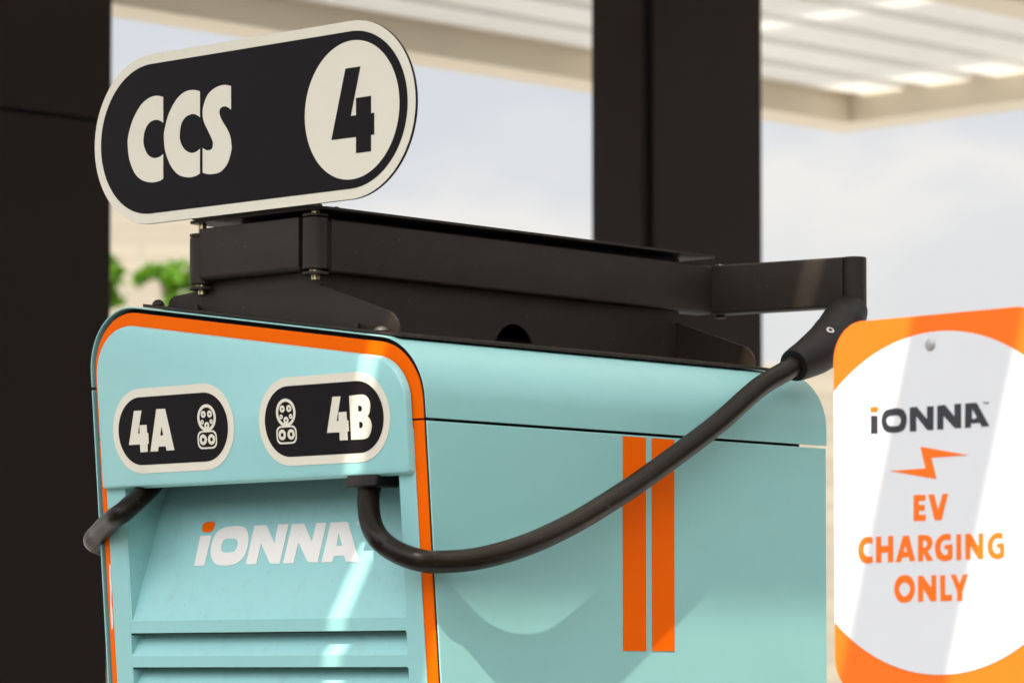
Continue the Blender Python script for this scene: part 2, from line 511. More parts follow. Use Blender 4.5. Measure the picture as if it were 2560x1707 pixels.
MB().ubox(LW + 0.004, -0.004, V1 - 0.006, V1 - 0.002, ZB, -0.004).build('rear_panel', TEAL, charger)
core = MB()
ci = [(u, z) for u, z in profile(0.012)]
ci = [(u, max(z, ZB)) for u, z in ci]
core.loft([[W(u, 0.135, z) for u, z in ci], [W(u, V1 - 0.05, z) for u, z in ci]])
core.build('dark_core', GAP, charger)  # black block put in so the seams and recess look dark inside
MB().ubox(LW + 0.03, -0.03, 0.16, V1 - 0.03, -A.z, ZB).build('plinth', BLACKC, charger)

SIDE = Plane(A + U * RW, V, Z)
stripe_z1 = -0.0045
for a, b in ((0.3888, 0.4375), (0.4500, 0.4982)):
    MB().prism([(a, -0.3005), (b, -0.3005), (b, stripe_z1), (a, stripe_z1)], SIDE, 0.0002, 0.0006).build('side_stripe', ORANGE, charger)

def fplane_profile(inset, zb, drop=0.0):
    """Closed outline on the leaning front plane (x = u, y = in-plane height)."""
    p = [(u, z) for u, z in profile(inset, drop)]
    p[0] = (p[0][0], zb); p[-1] = (p[-1][0], zb)
    return [(u, z / SL) for u, z in p]
# orange trim sheet, in two pieces that meet at the lid seam
up = [(u, z) for u, z in [(a, b * SL) for a, b in fplane_profile(0.0068, 0.0012, 0.0016)]]
MB().prism([(u, z / SL) for u, z in up], FP, -0.0035, -0.0010).build('upper_trim', ORANGE, charger, bevel=0.0005)
backing_ring = fplane_profile(0.0024, ZB, 0.0)
MB().prism(backing_ring, FP, -0.0165, -0.0150, [[(-0.615, -0.03), (-0.615, ZB + 0.02), (-0.036, ZB + 0.02), (-0.036, -0.03)]]).build('gap_backing', GAP, charger)  # black sheet added behind the trim to darken the gap around it
OPEN = (-0.5945, -0.0525, -0.028, -0.257)         # recess for the cables and logo: u0 u1 ztop zbottom
LOU = [(-0.5990, -0.0545, -0.2750 - 0.0480 * i, -0.3065 - 0.0480 * i) for i in range(14)]
lower = [(LW + 0.0096, -0.0012 / SL), (LW + 0.0096, ZB), (RW - 0.0068, ZB), (RW - 0.0068, -0.0012 / SL)]
hole_all = [(-0.62, -0.02), (-0.62, ZB + 0.02), (-0.035, ZB + 0.02), (-0.035, -0.02)]
MB().prism(lower, FP, -0.0035, -0.0010, [hole_all]).build('lower_trim', ORANGE, charger, bevel=0.0005)
# teal front door with the openings
holes = [[(OPEN[0], OPEN[2] / SL), (OPEN[0], OPEN[3] / SL), (OPEN[1], OPEN[3] / SL), (OPEN[1], OPEN[2] / SL)]]
for u0, u1, zt, zb in LOU:
    holes.append(fillet([(u0, zt / SL), (u0, zb / SL), (u1, zb / SL), (u1, zt / SL)], [0.0015, 0.003, 0.003, 0.003], 4))
door = MB().prism([(-0.6340, -0.012), (-0.6340, ZB + 0.01), (-0.0222, ZB + 0.01), (-0.0222, -0.012)], FP, -0.0008, 0.0012, holes)
door = door.build('front_door', TEAL, charger, bevel=0.0008)
def sloped(u0, u1, zt, zb, depth, name, m, curve=False):
    """A panel that starts deep at its top and comes flush at its bottom, with side cheeks."""
    mb = MB()
    hb = zb / SL; ht = zt / SL; w0 = 0.0006
    steps = 10 if curve else 1
    prof = []
    for i in range(steps + 1):
        t = i / steps
        d = depth * (t ** 0.9 if not curve else (0.35 * t + 0.65 * t * t) if False else t)
        if curve: d = depth * (1 - (1 - t) ** 1.0) if t < 0.999 else depth
        prof.append((hb + (ht - hb) * t, w0 - d))
    L0 = [FP.P((u0, h), w) for h, w in prof]; R0 = [FP.P((u1, h), w) for h, w in prof]
    L1 = [FP.P((u0, h), w - 0.0015) for h, w in prof]; R1 = [FP.P((u1, h), w - 0.0015) for h, w in prof]
    mb.loft([L0 + L1[::-1], R0 + R1[::-1]])
    # cheeks
    for u, s_ in ((u0, -1), (u1, 1)):
        tri = [FP.P((u, hb), w0), FP.P((u, ht), w0 - depth), FP.P((u, ht), w0)]
        mb.loft([tri, [p + U * (0.0015 * s_) for p in tri]])
    return mb.build(name, m, charger, angle=20)
logo_panel = sloped(OPEN[0], OPEN[1], OPEN[2], OPEN[3], 0.1000, 'logo_panel', TEALD)
for u0, u1, zt, zb in LOU:
    lv = sloped(u0, u1, zt - 0.0028, zb, 0.0215, 'louvre', TEALD)
    MB().prism([(u0, (zt - 0.012) / SL), (u1, (zt - 0.012) / SL), (u1, (zt + 0.004) / SL), (u0, (zt + 0.004) / SL)], FP, -0.034, -0.031).build('slot_strip', BROWN, lv)  # brown strip behind the louvre slot
# the roof of the recess, coloured black to deepen its shade
MB().prism([(OPEN[0] - 0.004, -0.0275), (OPEN[1] + 0.004, -0.0275), (OPEN[1] + 0.004, -0.0245), (OPEN[0] - 0.004, -0.0245)], FP, -0.11, -0.001).build('recess_ceiling', PLASTIC, charger)

chip = [FP.lifted(-0.0009).px(*p) for p in smooth_loop("274,1411 277,1414 278,1440 280,1470 279,1500 282,1530 283,1560 281,1572 279,1570 277,1530 276,1480 274,1440")]
MB().prism(chip, FP, -0.0008, -0.0005).build('chipped_paint', LOGOW, charger, smooth=False)
# label plate: a folded tray standing off the trim
def plate_outline(grow=0.0):
    pts = [(-0.632 - grow, -0.0692 - grow), (-0.0249 + grow, -0.0688 - grow), (-0.0249 + grow, 0.0777 + 0.5 * grow), (-0.632 - grow, 0.1657 + 0.5 * grow)]
    return fillet([(u, z / SL) for u, z in pts], [0.004, 0.006, 0.062, 0.068], 14)
tray = MB(); P0 = FP
rings = []
for w, gr in ((0.0014, 0.0028), (0.0082, 0.0004), (0.0099, -0.0006), (0.0106, -0.0022)):
    rings.append([FP.P(p, w) for p in plate_outline(gr)])
vr = [tray.verts(r) for r in rings]
n_ = len(rings[0])
for a, b in zip(vr[:-1], vr[1:]):
    for i in range(n_):
        j = (i + 1) % n_
        tray.face((a[i], a[j], b[j], b[i]))
o2 = plate_outline(-0.0022)
tr_ = tessellate_polygon([[Vector((p[0], p[1], 0)) for p in o2]])
for t in tr_: tray.face([vr[-1][i] for i in t])
o1 = plate_outline(0.0028)
for t in tessellate_polygon([[Vector((p[0], p[1], 0)) for p in o1]]): tray.face([vr[0][i] for i in reversed(t)])
plate = tray.build('label_plate', TEAL, charger, angle=50)

PW = 0.0106
PLP = FP.lifted(PW)
def glyphs(name, m, parent, pl, loops, w0, w1):
    """loops: list of (outer, [holes]) outlines in photo pixels, laid on the surface they are printed on."""
    mb = MB()
    for o_, hs in loops:
        mb.prism([pl.px(*p) for p in o_], pl, w0, w1, [[pl.px(*p) for p in h] for h in hs])
    return mb.build(name, m, parent, smooth=False)
def number_label(u0, u1, z0, z1, iu0, iu1, iz0, iz1, org, sc, letters, icon):
    base = MB().prism([(u, z / SL) for u, z in pill(u0, u1, z0, z1)], PLP, 0.0002, 0.0006).build('number_label', CREAM, charger, smooth=False)
    MB().prism([(u, z / SL) for u, z in pill(iu0, iu1, iz0, iz1)], PLP, 0.0007, 0.0010).build('black_field', BLACKV, base, smooth=False)
    ls = []
    for txt, hs, cor in letters:
        ls.append((smooth_loop(txt, org, sc, cor), [smooth_loop(h, org, sc, c2) for h, c2 in hs]))
    glyphs('lettering', CREAM, base, PLP, ls, 0.0011, 0.0014)
    # plug symbol
    def pc(x, y): return PLP.px(org[0] + x / sc, org[1] + y / sc)
    pxm = abs(pc(0, 0)[1] - pc(0, 100)[1]) / 100
    sym = MB()
    (cx, cy, ro, ri), pins, (lx0, lx1, ly0, ly1, lt), lpins = icon
    c = pc(cx, cy)
    def ring(c, a, b, w):
        sym.prism(circle(c[0], c[1], a * pxm), PLP, w, w + 0.0003, [circle(c[0], c[1], b * pxm)])
    ring(c, ro, ri, 0.0011)
    for x, y, a, b in pins: ring(pc(x, y), a, b, 0.0011)
    a0, a1 = pc(lx0, (ly0 + ly1) / 2), pc(lx1, (ly0 + ly1) / 2)
    zc = (a0[1] + a1[1]) / 2; hh = (ly1 - ly0) / 2 * pxm; th = lt * pxm
    sym.prism(pill(a0[0], a1[0], zc - hh, zc + hh, hh * 0.72), PLP, 0.00115, 0.00145, [pill(a0[0] + th, a1[0] - th, zc - hh + th, zc + hh - th, hh * 0.72 - th * 0.6)])
    for x, y, a, b in lpins: ring(pc(x, y), a, b, 0.0011)
    sym.build('plug_symbol', CREAM, base, smooth=False)
number_label(-0.6021, -0.3525, -0.0511, 0.0676, -0.5899, -0.3645, -0.0393, 0.0554, (270, 940), 6.2727,
    [("418,545 536,538 480,898 508,897 505,768 617,762 623,890 642,890 650,1058 630,1060 634,1185 522,1192 512,1070 340,1078", [], True),
     ("768,516 905,510 1052,1157 932,1166 915,1097 805,1104 795,1177 677,1182", [("850,785 878,925 830,928", True)], True)],
    ((1556, 652, 208, 160), [(1503, 598, 53, 16), (1602, 592, 54, 16), (1486, 720, 36, 12), (1628, 710, 36, 12), (1559, 772, 54, 18)],
     (1417, 1720, 855, 1135, 26), [(1503, 996, 82, 32), (1634, 990, 81, 32)]))
number_label(-0.3027, -0.0531, -0.0515, 0.0675, -0.2908, -0.0645, -0.0394, 0.0556, (640, 920), 5.808,
    [("1120,415 1237,410 1182,766 1210,764 1208,640 1323,631 1330,755 1350,755 1360,917 1337,919 1342,1042 1228,1047 1222,930 1042,938", [], True),
     ("1362,400c 1500,386c 1548,383 1610,405 1655,470 1668,550 1655,650 1628,697c 1665,740 1690,830 1675,930 1635,1005 1585,1026 1540,1031c 1393,1038c",
      [("1490,545c 1520,543 1546,562 1550,595 1540,622 1520,629 1494,629c", False), ("1505,779c 1540,780 1562,808 1560,845 1545,868 1508,871c", False)], False)],
    ((441, 645, 203, 158), [(389, 592, 52, 16), (486, 585, 52, 16), (374, 707, 34, 11), (512, 698, 34, 11), (446, 757, 52, 17)],
     (308, 602, 835, 1098, 25), [(390, 968, 77, 30), (520, 960, 76, 30)]))

# logo on the sloping panel
h0, h1 = OPEN[3] / SL, OPEN[2] / SL
pb = FP.P((0, h0), 0.0006); pt = FP.P((0, h1), 0.0006 - 0.1000)
LP = Plane(pb, U, (pt - pb).normalized())
o3, s3 = (200, 1107), 2.6133
G = lambda t, c=False: smooth_loop(t, o3, s3, c)
glyphs('logo_lettering', LOGOW, logo_panel, LP, [
    (G("788,607 862,603 815,800 747,803", True), []),
    (G("1045,543 1085,558 1103,605 1097,680 1068,748 1010,792 920,799 878,780 857,730 862,660 888,595 925,562 975,546"), [G("955,628 1012,626 1032,645 1028,682 1008,708 985,714 942,714 925,697 932,652")]),
    (G("1142,540c 1222,536c 1272,655c 1297,532c 1366,529c 1307,788c 1255,788c 1243,783 1235,770c 1185,655c 1153,792c 1086,793c"), []),
    (G("1387,530c 1468,527c 1517,645c 1545,523c 1613,520c 1555,780c 1505,780c 1490,775 1482,762c 1430,648c 1397,785c 1329,786c"), []),
    (G("1640,520c 1738,515c 1752,518 1758,530c 1826,774c 1740,775c 1727,735c 1662,737c 1650,777c 1580,780c"), [G("1693,590 1715,670 1677,672", True)]),
    (G("1808,513 1828,512 1828,518 1821,518 1818,540 1812,540 1815,519 1807,519", True), []),
    (G("1832,512 1837,512 1841,525 1848,512 1854,512 1850,539 1845,539 1847,524 1840,537 1836,537 1835,524 1831,539 1826,539", True), []),
], 0.0003, 0.0007)
glyphs('logo_dot', ORANGE, logo_panel, LP, [(G("825,517 872,515 883,528 875,558 855,580 810,581 800,567 806,533"), [])], 0.0003, 0.0007)

# roof bracket, arms and their fittings
arm = thing('cable_arm', 'black steel swing arm bracket on the charger roof holding up the cable', 'cable arm', W(-0.3285, 0.40, ROOF(-0.3285)))
def roofpt(u, v, dz): return W(u, v, ROOF(u) + dz)
bp = MB()
bp.loft([[roofpt(-0.5586, v, 0.0008) for v in (0.004,)] + [roofpt(-0.0500, 0.004, 0.0008), roofpt(-0.0500, 0.785, 0.0008), roofpt(-0.5586, 0.785, 0.0008)],
         [roofpt(-0.5586, 0.004, 0.0055), roofpt(-0.0500, 0.004, 0.0055), roofpt(-0.0500, 0.785, 0.0055), roofpt(-0.5586, 0.785, 0.0055)]])
bp.build('base_plate', BLACKC, arm, bevel=0.0008)
def gusset(v0, v1):
    out = [(-0.5225, ROOF(-0.5225) + 0.0056), (-0.0690, ROOF(-0.0690) + 0.0056), (-0.0690, 0.1425), (-0.2184, 0.1925), (-0.2184, 0.2110), (-0.4386, 0.2110), (-0.4386, 0.2024), (-0.5185, 0.1960)]
    pts = fillet(out, [0, 0, 0.030, 0.002, 0, 0, 0.002, 0.014], 8)
    MB().prism(pts, Plane(W(0, v0, 0), U, Z), 0, -(v1 - v0)).build('gusset_plate', BLACKC, arm, bevel=0.0010)
gusset(0.0195, 0.0245); gusset(0.766, 0.771)
for uu, s_ in ((-0.2184, -1), (-0.4386, 1)):
    pl = Plane(W(uu, 0, 0), V, Z)
    zb_ = ROOF(uu) + 0.0056
    a = 0.0417; cz = 0.1240; cv = 0.408
    q = sqrt(max(a * a - (zb_ - cz) ** 2, 0))
    t0 = math.atan2(zb_ - cz, q)
    arc = [(cv + a * cos(t0 + (pi - 2 * t0) * k / 20), cz + a * sin(t0 + (pi - 2 * t0) * k / 20)) for k in range(21)]
    poly = [(0.0247, zb_)] + ([] if s_ > 0 else list(reversed(arc))) + [(0.7657, zb_), (0.7657, 0.2105), (0.0247, 0.2105)]
    MB().prism(poly, pl, 0.0 if s_ < 0 else 0.0, -0.004 if s_ < 0 else 0.004).build('side_web', BLACKC, arm)
for (u, r, h) in ((-0.5345, 0.0090, 0.0085), (-0.0930, 0.0100, 0.0065)):
    b_ = MB().dome(roofpt(u, 0.0120, 0.0056), Z, r, h); b_.build('dome_bolt', BLACKC if u < -0.3 else DULL, arm)
for u in (-0.4550, -0.1395):
    MB().cyl(roofpt(u, 0.0125, 0.0056), roofpt(u, 0.0125, 0.0105), 0.0055, n=6).dome(roofpt(u, 0.0125, 0.0105), Z, 0.0042, 0.003).build('hex_bolt', BLACKC, arm)
# head between the two hinges
HL, HR = W(-0.447, 0.015, 0), W(-0.2215, 0.015, 0)
hd = MB()
prof = fillet([(0.0, 0.2115), (0.05, 0.2115), (0.05, 0.2845), (0.0, 0.2845)], [0.008, 0, 0, 0.002], 5)
hd.loft([[W(-0.4370, v, z) for v, z in prof], [W(-0.2390, v, z) for v, z in prof]])
hd.build('arm_head', BLACKC, arm)
MB().ubox(-0.4386, -0.2184, 0.050, 0.762, 0.2112, 0.2150).build('head_plate', BLACKC, arm)
MB().ubox(-0.4150, -0.2420, 0.060, 0.800, 0.2152, 0.2925).build('mast_box', BLACKC, arm)
for H, zt, zb_ in ((HR, 0.2830, 0.2130), (HL, 0.2735, 0.2080)):
    MB().cyl(H + Z * zb_, H + Z * zt, 0.0175).build('hinge_barrel', BLACKC, arm, bevel=0.0012)
    MB().cyl(H + Z * (zb_ - 0.0075), H + Z * (zb_ - 0.0035), 0.0182).build('hinge_ear', BLACKC, arm, bevel=0.0006)
    MB().cyl(H + Z * (zt + 0.0015), H + Z * (zt + 0.005), 0.0178).build('hinge_ear', BLACKC, arm, bevel=0.0006)
    MB().cyl(H + Z * (zb_ - 0.014), H + Z * (zb_ + 0.002), 0.0058).build('hinge_pin', BRASS, arm, bevel=0.0005)
    MB().cyl(H + Z * (zt - 0.002), H + Z * 0.2930, 0.0058).build('hinge_pin', BRASS, arm, bevel=0.0005)
    MB().cyl(H + Z * (zb_ - 0.0032), H + Z * (zb_ - 0.0002), 0.0085).build('washer', BRASS, arm)
AU = -0.2035                                      # visible face of the right arm
vs = loc(hit(829, 600, W(AU, 0, 0), U)).y; ve = loc(hit(1780, 700, W(AU, 0, 0), U)).y
def armbox(u1, u0, v0, v1, z0, z1):
    p = fillet([(u0, z0), (u1, z0), (u1, z1), (u0, z1)], [0.005] * 4, 4)
    return MB().loft([[W(u, v0, z) for u, z in p], [W(u, v1, z) for u, z in p]])
armbox(AU, AU - 0.036, vs, ve, 0.2085, 0.2825).build('long_arm', BLACKC, arm)
MB().ubox(AU - 0.034, AU - 0.002, vs - 0.004, vs, 0.2140, 0.2775).build('weld_plate', BLACKC, arm)
armbox(-0.4285, -0.4645, vs, ve, 0.2035, 0.2735).build('long_arm', BLACKC, arm)
F0 = W(AU, ve + 0.001, 0); F1 = hit(2100, 700, W(0.012, 0.872, 0), (W(0.03, 0.885, 0) - F0).cross(Z).normalized())
F1 = Vector((F1.x, F1.y, A.z))
fd = (F1 - F0).normalized(); fnn = fd.cross(Z).normalized()
if fnn.dot(EYE - F0) < 0: fnn = -fnn
ff = fillet([(0, 0.2085), (-0.034, 0.2085), (-0.034, 0.2825), (0, 0.2825)], [0.004] * 4, 4)
MB().loft([[F0 + fnn * a + Z * b for a, b in ff], [F1 + fd * 0.004 + fnn * a + Z * b for a, b in ff]]).build('forearm', BLACKC, arm)
FE = F1 + fd * 0.0155 - fnn * 0.0165
MB().cyl(FE + Z * 0.2065, FE + Z * 0.2825, 0.0178).build('forearm_end', BLACKC, arm, bevel=0.0016)
ELB = F0 - fnn * 0.017 + fd * 0.004
MB().cyl(ELB + Z * 0.2035, ELB + Z * 0.2082, 0.008).build('elbow_pin', BLACKC, arm)
MB().cyl(ELB + Z * 0.2828, ELB + Z * 0.2842, 0.008).build('elbow_pin', STEEL, arm)
# mirrored forearm of the second cable, behind the bracket
G0 = W(-0.4465, ve + 0.001, 0); gd = (-U * 0.6 + V * 0.8).normalized(); gn = gd.cross(Z).normalized(); GE = G0 + gd * 0.21
MB().loft([[G0 + gn * a + Z * (b - 0.006) for a, b in ((0.017, 0.2085), (-0.017, 0.2085), (-0.017, 0.2825), (0.017, 0.2825))],
           [GE + gn * a + Z * (b - 0.006) for a, b in ((0.017, 0.2085), (-0.017, 0.2085), (-0.017, 0.2825), (0.017, 0.2825))]]).build('forearm', BLACKC, arm)
MB().cyl(GE + Z * 0.200, GE + Z * 0.277, 0.0178).build('forearm_end', BLACKC, arm)
# cover plate
cp = fillet([(-0.463, 0.000), (-0.2055, 0.000), (-0.1955, 0.012), (-0.1955, 0.835), (-0.463, 0.835)], [0.012, 0.008, 0.008, 0.01, 0.01], 8)
MB().prism(cp, Plane(W(0, 0, 0.2932), U, V), 0, 0.0034).build('cover_plate', BLACKC, arm, bevel=0.0008)
for u, v in ((-0.2120, 0.045), (-0.2215, 0.014)):
    MB().dome(W(u, v, 0.2966), Z, 0.0055, 0.004).build('dome_bolt', BLACKC, arm)

# cable clamp hanging from the forearm end
def gland(x, y, depth): return at_depth(x, y, depth)
g0 = FE + Z * 0.2065
gu = loc(FE).x
axis_pts = [g0 + Z * 0.004, hit(2112, 800, A + U * gu, U), hit(2085, 845, A + U * (gu * 0.7 + 0.010), U), hit(2035, 886, A + U * (gu * 0.3 + 0.025), U), hit(1984, 914, A + U * 0.035, U)]
cl_pts = catmull(axis_pts, 8)
keys = [0.0215, 0.0325, 0.0355, 0.0305, 0.0232]
rad = []
for i in range(len(cl_pts)):
    t = i / 8; k_ = min(int(t), 3); f_ = t - k_
    rad.append(keys[k_] * (1 - f_) + keys[k_ + 1] * f_)
clamp = MB().tube(cl_pts, rad, 28).build('cable_clamp', PLASTIC, arm, bevel=0.001)
from mathutils.bvhtree import BVHTree
bvh = BVHTree.FromPolygons([v.co + world_loc(clamp) for v in clamp.data.vertices], [list(p.vertices) for p in clamp.data.polygons])
sc_, snrm, _, _ = bvh.ray_cast(EYE, ray(2075, 827).normalized())
MB().cyl(sc_ - snrm * 0.006, sc_ + snrm * 0.0022, 0.0062).build('clamp_screw', STEEL, clamp, bevel=0.0008)
MB().cyl(sc_ + snrm * 0.0016, sc_ + snrm * 0.0026, 0.0030, n=6).build('screw_socket', GAP, clamp)

# ------------------------------------------------------------------ CCS number sign on the arm cover
ccs = thing('number_sign', 'large black and cream pill shaped sign reading CCS 4 on the cover plate', 'sign', W(-0.3285, -0.005, 0.2967))
SPL = Plane(W(0, -0.012, 0), U, Z)
def sp_pill(x0, x1, z0, z1, r): return fillet([(x0, z0), (x1, z0), (x1, z1), (x0, z1)], [r] * 4, 24)
def sp_end(inset):
    x0, x1, zc, hh = -0.6445 + inset, -0.0060 - inset, 0.4172, 0.1198 - inset
    pts = []
    for s_, cx in ((1, x1 - hh), (-1, x0 + hh)):
        for k in range(41):
            q = -pi / 2 + pi * k / 40
            pts.append((cx + s_ * hh * cos(q) , zc + s_ * hh * sin(q)))
    return pts
MB().prism(sp_end(0.0), SPL, -0.0042, 0.0).build('sign_body', BLACKV, ccs, bevel=0.0004)
MB().prism(sp_end(0.0003), SPL, 0.0001, 0.0006).build('cream_border', CREAM, ccs, smooth=False)
MB().prism(sp_end(0.0143), SPL, 0.0007, 0.0010).build('black_field', BLACKV, ccs, smooth=False)
disc = MB().prism(circle(-0.1243, 0.4170, 0.0893, 0.0930, 72), SPL, 0.0011, 0.0014).build('cream_disc', CREAM, ccs, smooth=False)
o1_, s1_ = (200, 0), 2.6133
G = lambda t, c=False: smooth_loop(t, o1_, s1_, c, 8)
glyphs('numeral', BLACKV, disc, SPL, [(G("1740,451 1838,436 1775,760 1809,755 1809,643 1907,628 1907,742 1928,738 1928,880 1907,884 1907,990 1809,1003 1809,897 1648,917", True), [])], 0.0015, 0.0018)
glyphs('lettering', CREAM, ccs, SPL, [
    (G("548,636c 505,628 455,643 400,692 350,785 320,890 317,960 328,1045 362,1132 410,1178 470,1193 520,1185 548,1168c 548,1009c 520,1028 487,1034 450,1015 425,965 419,915 430,850 460,802 500,785 530,792 548,804c"), []),
    (G("788,598c 745,590 690,602 635,652 585,745 558,845 553,900 563,995 600,1088 650,1144 710,1160 755,1153 788,1135c 788,973c 760,995 725,1000 685,975 660,925 656,880 667,810 697,765 740,747 770,755 788,768c"), []),
    (G("991,564c 945,557 890,575 840,620 812,690 806,750 815,800 843,860 868,915 873,945 865,975 840,984 820,978 806,968c 806,1130c 835,1138 865,1139 920,1125 968,1070 993,985 993,940 985,890 963,840 930,785 915,740 922,710 945,697 970,703 991,719c"), []),
], 0.0011, 0.0014)
mt = MB()
mt.ubox(-0.4480, -0.2230, -0.0040, 0.030, 0.2968, 0.3035)
mt.ubox(-0.4400, -0.2300, 0.0, 0.004, 0.3035, 0.40)
mt.build('mounting_foot', BLACKC, ccs, bevel=0.0008)

# ------------------------------------------------------------------ charging cables
CR = 0.0149
def cable_pts(lst):
    return catmull([at_depth(x, y, d) for x, y, d in lst], 10)
D0 = W(-0.105, 0.028, -0.09).y
path = [(928, 1180, D0), (924, 1215, D0), (921, 1256, D0 - 0.020), (927, 1305, D0 - 0.054), (944, 1341, 4.908), (972, 1367, 4.899), (1012, 1388, 4.884),
        (1056, 1401, 4.876)]
pw = [at_depth(*p) for p in path]
for x, y, off in ((1096, 1404, 0.0195), (1191, 1396, 0.041), (1306, 1365, 0.050), (1421, 1313.6, 0.048), (1536, 1245, 0.043), (1632, 1180, 0.040), (1785, 1066, 0.037), (1894, 971, 0.035), (1960, 930, 0.035), (2010, 898, 0.035)):
    pw.append(hit(x, y, A + U * off, U))
cable = MB().tube(catmull(pw, 10), CR, 28).build('charging_cable', RUBBER, None, loc=at_depth(1096, 1404, 4.866))
tag(cable, 'thick black charging cable looping from under the 4B label up to the swing arm', 'cable', 'charging cables')
sk = at_depth(935, 1194, D0)
sk1 = MB()
ax = (at_depth(925, 1214, D0) - at_depth(934, 1180, D0)).normalized()
sk1.box(at_depth(935, 1190, D0) - U * 0.030 - V * 0.024 - ax * 0.02, U * 0.058, V * 0.046, ax * 0.036 + U * 0.004)
sk1.build('connector_collar', PLASTIC, cable, bevel=0.003)
MB().cyl(at_depth(926, 1188, D0), at_depth(922.5, 1228, D0 - 0.006), 0.0166, 0.0158).build('strain_relief', PLASTIC, cable, bevel=0.001)

DA = W(-0.62, -0.02, -0.13).y
path = [(405, 1180, DA + 0.035), (372, 1221, DA - 0.005), (314.8, 1273.7, DA - 0.045), (296, 1288, DA - 0.045)]
pw = [at_depth(*p) for p in path]
pw += [hit(276.5, 1302.4, A + U * -0.598, U), hit(250, 1330, A + U * -0.648, U), hit(236, 1353, A + U * -0.683, U), W(-0.697, 0.080, -0.146), W(-0.712, 0.22, -0.105), W(-0.74, 0.45, -0.02), W(-0.735, 0.68, 0.06), GE + V * -0.10 + Z * 0.12, GE + Z * 0.19]
cable2 = MB().tube(catmull(pw, 10), CR, 28).build('charging_cable', RUBBER, None, loc=pw[4])
tag(cable2, 'short visible bend of black charging cable leaving under the 4A label around the left side', 'cable', 'charging cables')

# ------------------------------------------------------------------ EV charging only sign
ev = thing('charging_sign', 'white and orange rounded sign reading EV CHARGING ONLY beside the charger', 'sign', Vector((EVC.x, EVC.y + 0.02, 0)))
ex0, ex1, ez0, ez1 = -0.1555, 0.1760, -0.2335, 0.2132
outl = fillet([(ex0, ez0), (ex1, ez0), (ex1, ez1), (ex0, ez1)], [0.046] * 4, 14)
MB().prism(outl, EVP, -0.0022, 0.0).build('sign_panel', SIGNO, ev, bevel=0.0005)
cx_ = (ex0 + ex1) / 2; hw = (ex1 - ex0) / 2 - 0.0006
def arc(za, zs):
    s_ = abs(za - zs); R_ = (hw * hw + s_ * s_) / (2 * s_); a_ = math.asin(hw / R_)
    sg = 1 if za > zs else -1
    return [(cx_ + R_ * sin(a_ - 2 * a_ * k / 40), za - sg * (R_ - R_ * cos(a_ - 2 * a_ * k / 40))) for k in range(41)]
white = arc(0.1930, 0.1310) + list(reversed(arc(-0.2085, -0.1460)))
MB().prism(white, EVP, 0.0002, 0.0006).build('white_field', SIGNW, ev, smooth=False)
oa, ob, se = (1960, 700), (1960, 1207), 3.137
G = lambda t, c=False, o=oa: smooth_loop(t, o, se, c)
H = lambda t, c=False: smooth_loop(t, ob, se, c)
glyphs('logo_lettering', SIGNK, ev, EVP, [
    (G("685,1063 737,1062 738,1203 686,1204", True), []),
    (G("840,1010 900,1004 943,1022 965,1070 963,1125 945,1170 905,1192 840,1196 795,1180 771,1130 772,1072 797,1026"), [G("840,1065 895,1062 918,1085 918,1115 900,1140 860,1145 825,1140 808,1110 812,1080")]),
    (G("990,998c 1045,993c 1125,1090c 1125,990c 1178,988c 1176,1175c 1135,1177c 1120,1168c 1040,1065c 1042,1185c 990,1188c"), []),
    (G("1205,985c 1265,977c 1340,1068c 1340,972c 1393,968c 1393,1160c 1345,1162c 1335,1152c 1255,1065c 1254,1170c 1205,1173c"), []),
    (G("1425,967c 1505,960c 1517,966c 1615,1145c 1555,1150c 1540,1120c 1470,1125c 1470,1157c 1422,1160c"), [G("1480,1010c 1515,1072c 1508,1084c 1478,1088c")]),
    (G("1565,957 1583,956 1583,960 1577,960 1577,972 1572,972 1572,961 1565,961", True), []),
    (G("1587,956 1592,956 1597,965 1602,955 1607,955 1608,970 1603,970 1603,963 1598,970 1595,970 1591,963 1591,971 1587,971", True), []),
], 0.0007, 0.0010)
glyphs('logo_dot', SIGNO, ev, EVP, [(G("690,995 735,993 742,1003 740,1024 730,1034 692,1036 681,1027 682,1003"), [])], 0.0007, 0.0010)
glyphs('lightning_bolt', SIGNO, ev, EVP, [(G("1073,1305 1450,1372 1160,1393 1200,1560 832,1495 1113,1475", True), [])], 0.0007, 0.0010)
